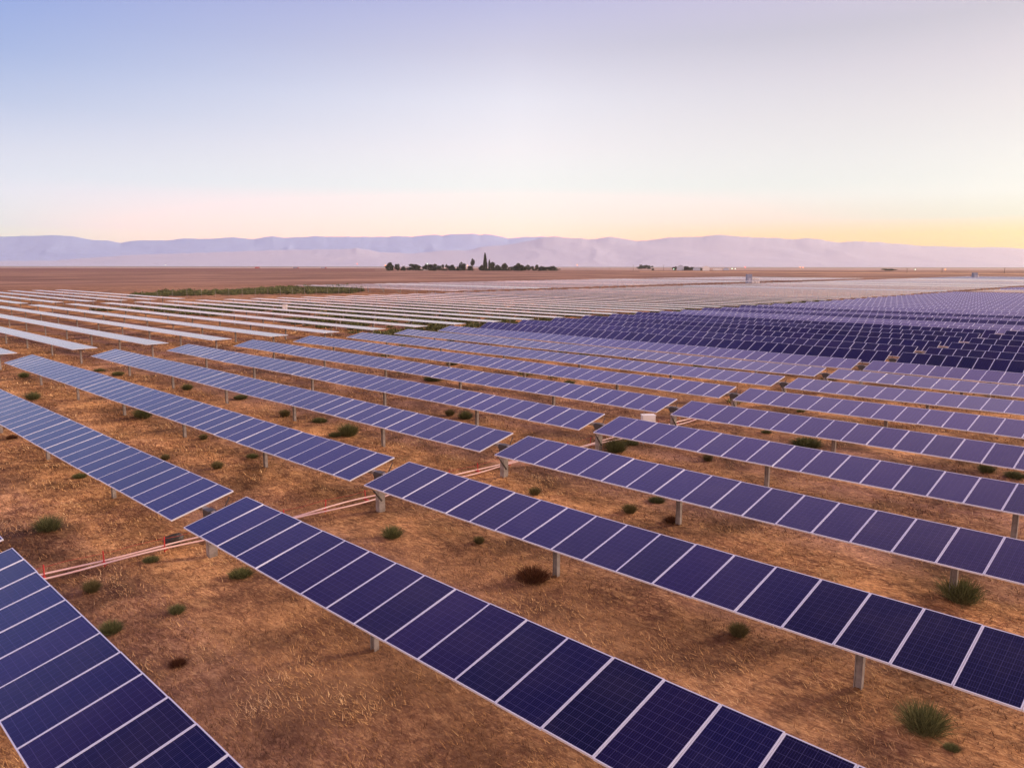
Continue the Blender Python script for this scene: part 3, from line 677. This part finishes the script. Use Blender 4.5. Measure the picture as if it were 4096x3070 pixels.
# low hedge mass under the grove
def undergrowth():
    Vs, Fs, Ts = [], [], []; n0 = 0; r = np.random.default_rng(21)
    for k in range(60):
        px = 1545+r.random()*680; x, y = at_dist(px, 1320+r.random()*60); s = 1.6+r.random()*1.4; V, F, T = leaf_ball(120, k+900, .2); V = V*np.array([s*2.4, s*2.4, s])+np.array([x, y, s*.6]); V[:, 2] = np.maximum(V[:, 2], 0); Vs.append(V); Fs.append(F+n0); Ts.append(T); n0 += len(V)
    o = link('undergrowth', fast_mesh('undergrowth', np.concatenate(Vs), np.concatenate(Fs), M['tree'], False, np.concatenate(Ts))); tag(o, 'low dark scrub along the foot of the distant grove', 'scrub', kind='stuff')
undergrowth()

# ------------------------------------------------------------------ farm buildings
def facing(x, y): return math.atan2(y, x)+math.pi/2
def barn(px, D, wpx, hpx, depth, m, lab, name='barn', gable=True):
    x, y = at_dist(px, D); W = wpx*D/F_PX; H = hpx*D/F_PX; root = empty(name, (x, y, 0), facing(x, y)+math.pi); tag(root, lab, 'building')
    e = H*(.66 if gable else .92); w2 = W/2; d2 = depth/2
    b = MB(); P = [(-w2, -d2), (w2, -d2), (w2, d2), (-w2, d2)]
    for i in range(4): a, c = P[i], P[(i+1) % 4]; b.poly([(a[0], a[1], 0), (c[0], c[1], 0), (c[0], c[1], e), (a[0], a[1], e)])
    for s in (-1, 1): b.poly([(-w2, s*d2, e), (w2, s*d2, e), (0, s*d2, H)])
    b.build('wall', m, root)
    r = MB(); ov = .4
    for s in (-1, 1):
        n = Vector((s*(H-e), 0, w2)).normalized()*.15
        q = [Vector((0, -d2-ov, H)), Vector((0, d2+ov, H)), Vector((s*(w2+ov), d2+ov, e-ov*(H-e)/w2)), Vector((s*(w2+ov), -d2-ov, e-ov*(H-e)/w2))]
        r.poly([v+n for v in q]); r.poly([v+n*.1 for v in q][::-1])
        for i in range(4): r.poly([q[i]+n, q[(i+1) % 4]+n, q[(i+1) % 4]+n*.1, q[i]+n*.1])
    r.build('roof', M['white'] if m is M['white'] else M['bluewall'], root)
    dr = MB(); dr.box((0, d2+.06, e*.32), (W*.16, .05, e*.32)); dr.build('door', M['bluewall'] if m is M['white'] else M['white'], root)
    for sx in (-.33, .33): wn = MB(); wn.box((sx*W, d2+.05, e*.6), (W*.07, .04, e*.13)); wn.build('window', M['glass_dark'], root)
    return root
barn(2825, 1420, 26, 19, 14, M['white'], 'white gabled barn standing right of the dark farm trees')
barn(2722, 1500, 26, 22, 15, M['bluewall'], 'pale blue tall shed behind the wide dark tree', 'shed')
barn(2787, 1500, 28, 13, 12, M['bluewall'], 'low pale blue shed left of the white barn', 'shed')
barn(2870, 1560, 34, 7, 12, M['white'], 'long low white shed right of the white barn', 'shed')
barn(2905, 1600, 22, 9, 12, M['bluewall'], 'small low blue-grey shed right of the farm', 'shed')
barn(1700, 1420, 30, 8, 11, M['white'], 'low pale farmhouse hidden among the grove trees', 'farmhouse')

# inverter stations standing in the array
def inverter(x, y, k, lab):
    root = empty('inverter_station', (x, y, 0), -YAW); tag(root, lab, 'inverter station')
    b = MB(); b.box((0, 0, 2.15), (1.15, 1.3, 2.05)); b.box((0, 0, .05), (1.35, 1.5, .1)); b.box((0, 0, 4.26), (1.22, 1.37, .06)); b.build('transformer_tower', M['greybox'], root)
    d = MB(); d.box((0, -1.32, 1.3), (.5, .03, 1.1)); d.build('door', M['bluewall'], root)
    for i in range(k):
        c = MB(); c.box((2.0+1.35*i, .1, 1.35-.12*i), (.5, .55, 1.3-.12*i)); c.box((2.0+1.35*i, .1, 2.72-.24*i), (.55, .6, .05)); o = c.build('cabinet', M['white'], root)
        v = MB()
        for z in range(5): v.box((2.0+1.35*i, -.47, 1.2+.14*z), (.3, .02, .04))
        v.build('vent', M['greybox'], o)
inverter(350.2, 182, 3, 'tall blue-grey inverter tower with white cabinets in the far array')
inverter(551.5, 134, 1, 'small dark inverter block near the right edge of the far array')

# ------------------------------------------------------------------ lamps and poles
def lamp(px, py, D, m, lab, h=None):
    x, y = at_dist(px, D); h = CAMZ+(1063.4-py)*D/F_PX
    root = empty('street_lamp', (x, y, 0), -YAW); tag(root, lab, 'lamp post', 'lamps on the far plain')
    b = MB(); b.tube([(0, 0, -.1), (0, 0, h+.5)], [.16, .10], 7); b.tube([(0, 0, h+.4), (0, -1.2, h+.75)], .06, 6); b.build('pole', M['steel'], root)
    s = D/1400; q = MB(); q.tube([(0, -1.2, h+.72), (0, -1.2, h-.55*s)], [.4, .85*s], 10); q.build('lamp_head', m, root)
for px, py, D, k, lab in [(1430, 1056, 1500, 'lamp_red', 'red-orange lamp left of the grove, alone above the pale field'), (1542, 1062, 1300, 'lamp_orange', 'orange lamp at the left end of the grove'), (1710, 1056, 1250, 'lamp_green', 'white-green lamp over the left part of the grove'), (1870, 1063, 1250, 'lamp_orange', 'bright orange lamp in the middle of the grove'), (2309, 1059, 1500, 'lamp_orange', 'orange lamp right of the grove above the pale field'), (2695, 1075, 1450, 'lamp_green', 'white lamp at the left of the pale blue shed'), (2928, 1073, 1450, 'lamp_green', 'left one of the two green-white lamps right of the barn'), (2941, 1073.5, 1450, 'lamp_green', 'right one of the two green-white lamps right of the barn'), (2980, 1067, 1500, 'lamp_red', 'red lamp right of the green-white pair'), (3200, 1066.5, 1700, 'lamp_orange', 'left one of the two close orange lamps on the right'), (3212, 1067.5, 1700, 'lamp_orange', 'right one of the two close orange lamps on the right'), (3661, 1075.5, 1400, 'lamp_green', 'faint white lamp near the far right'), (3781, 1075.5, 1250, 'lamp_orange', 'bright orange lamp farthest to the right'), (663, 1061, 2600, 'lamp_green', 'yellow-white lamp on the road at the left')]:
    lamp(px, py, D, M[k], lab)
def pole(px, top, D, lab):
    x, y = at_dist(px, D); h = CAMZ+(1063.4-top)*D/F_PX; root = empty('utility_pole', (x, y, 0), -YAW); tag(root, lab, 'utility pole', 'utility poles on the far plain')
    b = MB(); b.tube([(0, 0, -.2), (0, 0, h)], [.28, .18], 7); b.build('pole', M['bark'], root); c = MB(); c.box((0, 0, h-.7), (1.4, .1, .1)); c.build('crossarm', M['bark'], root)
for px, top, D, lab in [(2533, 1058, 1350, 'thin utility pole between the grove and the hazy clump'), (2655, 1058, 1500, 'utility pole left of the farm sheds'), (3630, 1070, 1000, 'utility pole on the dirt track at right'), (3770, 1070, 1000, 'utility pole under the bright orange lamp at right'), (4020, 1068, 950, 'utility pole nearest the right edge'), (2440, 1064, 1900, 'faint utility pole right of the grove')]:
    pole(px, top, D, lab)

# ------------------------------------------------------------------ vehicles on the far road
def lorry(px, D, cm, lab):
    x, y = at_dist(px, D); root = empty('lorry', (x, y, 0), -YAW); tag(root, lab, 'lorry', 'lorries on the far road')
    b = MB(); b.box((-1.6, 0, 2.6), (6.4, 1.25, 1.4)); b.build('trailer', cm, root)
    c = MB(); c.box((6.7, 0, 2.1), (1.2, 1.2, 1.3)); c.box((7.9, 0, 1.3), (.5, 1.15, .6)); cb = c.build('cab', M['red'] if cm is not M['red'] else M['white'], root)
    q = MB(); q.box((7.93, 0, 2.5), (.04, 1.0, .5)); q.build('windscreen', M['glass_dark'], cb)
    for wx in (-6.5, -5.2, 4.2, 5.4, 7.4):
        for s in (-1, 1): k = MB(); k.tube([(wx, s*.9, .5), (wx, s*1.2, .5)], .5, 12); k.build('wheel', M['black'], root)
    for s in (-1, 1): k = MB(); k.box((-8.03, s*.95, 1.35), (.03, .2, .14)); k.build('tail_light', M['lamp_red'], root)
lorry(1031, 2300, M['red'], 'red lorry on the pale road, leftmost of the three'); lorry(1183, 2300, M['greybox'], 'grey lorry with a red cab, middle of the three'); lorry(1294, 2300, M['bluewall'], 'pale lorry with a red cab, nearest the grove')

# ------------------------------------------------------------------ conduits, pegs and boxes at the drive gaps
def conduit(off, z0, lab):
    b = MB(); pts = []
    for i in range(150):
        x = 3.3+34.5*i/149; y = 21.75-.028*(x-5)+off+.05*math.sin(x*.9+off*9)+.10*math.sin(x*.37)
        pts.append((x, y, z0+.03*math.sin(x*1.3+off*20)))
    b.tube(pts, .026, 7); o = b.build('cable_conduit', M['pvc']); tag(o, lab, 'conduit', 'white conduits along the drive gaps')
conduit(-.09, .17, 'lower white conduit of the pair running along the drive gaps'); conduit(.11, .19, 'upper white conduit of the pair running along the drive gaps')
b = MB(); b.tube([(3.3+34.5*i/60, 21.95-.028*(34.5*i/60), .40+.02*math.sin(i*1.9)) for i in range(61)], .004, 5); tag(b.build('marker_rope', M['red']), 'thin red rope strung on the pegs beside the conduits', 'rope')
pk = MB(); pk.tube([(0, 0, -.2), (0, 0, .46)], .018, 6); pk.box((0, 0, .12), (.03, .16, .018)); PEG = pk.mesh('marker_peg', M['red'])
for i in range(25):
    x = 3.9+1.35*i+.2*math.sin(i*5); o = link('marker_peg', PEG, None, (x, 21.95-.028*(x-3.3), float(gheight(x, 21.9))), (0, .08*math.sin(i*3), 0))
    tag(o, 'short red peg holding the white conduits above the ground', 'peg', 'red pegs along the conduits')
V, F, T = leaf_ball(10, 3)
import bmesh
bm = bmesh.new(); bmesh.ops.create_icosphere(bm, subdivisions=3, radius=1)
for v in bm.verts: v.co *= 1+.35*(float(fbm(v.co.x*1.7+5, v.co.y*1.7+v.co.z*2, 3))-.47)*2; v.co.x *= .30; v.co.y *= .22; v.co.z *= .17
me = bpy.data.meshes.new('black_bundle'); bm.to_mesh(me); bm.free(); me.materials.append(M['black']); gx, gy_ = ground(697, 2185)
tag(link('black_bundle', me, None, (gx, gy_, .22)), 'black bundle lying on the conduits by the second row', 'bundle')
def cabinet(x, y, rz, lab, s=1.0):
    root = empty('control_cabinet', (x, y, 0), rz); tag(root, lab, 'control cabinet'); root.scale = (s, s, s)
    b = MB(); b.box((0, 0, 1.02), (.29, .20, .36)); b.box((0, 0, 1.395), (.31, .22, .015)); b.build('body', M['white'], root)
    d = MB(); d.box((0, -.207, 1.02), (.25, .006, .31)); dd = d.build('door', M['white'], root); h = MB(); h.box((.17, -.222, 1.05), (.02, .008, .07)); h.build('handle', M['black'], dd)
    v = MB(); v.box((.296, 0, 1.08), (.005, .06, .09)); v.build('vent', M['black'], root)
    for sx in (-1, 1): p = MB(); p.box((sx*.2, 0, .33), (.03, .03, .37)); p.build('leg', M['steel'], root)
    a = MB(); a.tube([(-.2, 0, 1.4), (-.2, 0, 1.72)], .010, 6); a.build('antenna', M['steel'], root)
cabinet(29.0, 19.7, R(-40), 'white control cabinet with thin antenna at the gap of the fifth row')
x, y = ground(1141, 1262); cabinet(x, y, R(-40), 'white cabinet among the pale tracker rows left of centre', 1.25)

# ------------------------------------------------------------------ air
me = MB(); me.box((0, 0, 253), (15300, 15300, 254.5))
hm = bpy.data.materials.new('haze'); hm.use_nodes = True; t_ = hm.node_tree; t_.nodes.clear(); o_ = t_.nodes.new('ShaderNodeOutputMaterial'); v_ = t_.nodes.new('ShaderNodeVolumePrincipled')
v_.inputs['Color'].default_value = (.93, .94, .93, 1); v_.inputs['Density'].default_value = 5.5e-5; v_.inputs['Anisotropy'].default_value = .8
t_.links.new(v_.outputs[0], o_.inputs['Volume'])
hz = me.build('haze', hm); hz['kind'] = 'stuff'; tag(hz, 'pale evening haze that veils the distant mountains', 'haze')
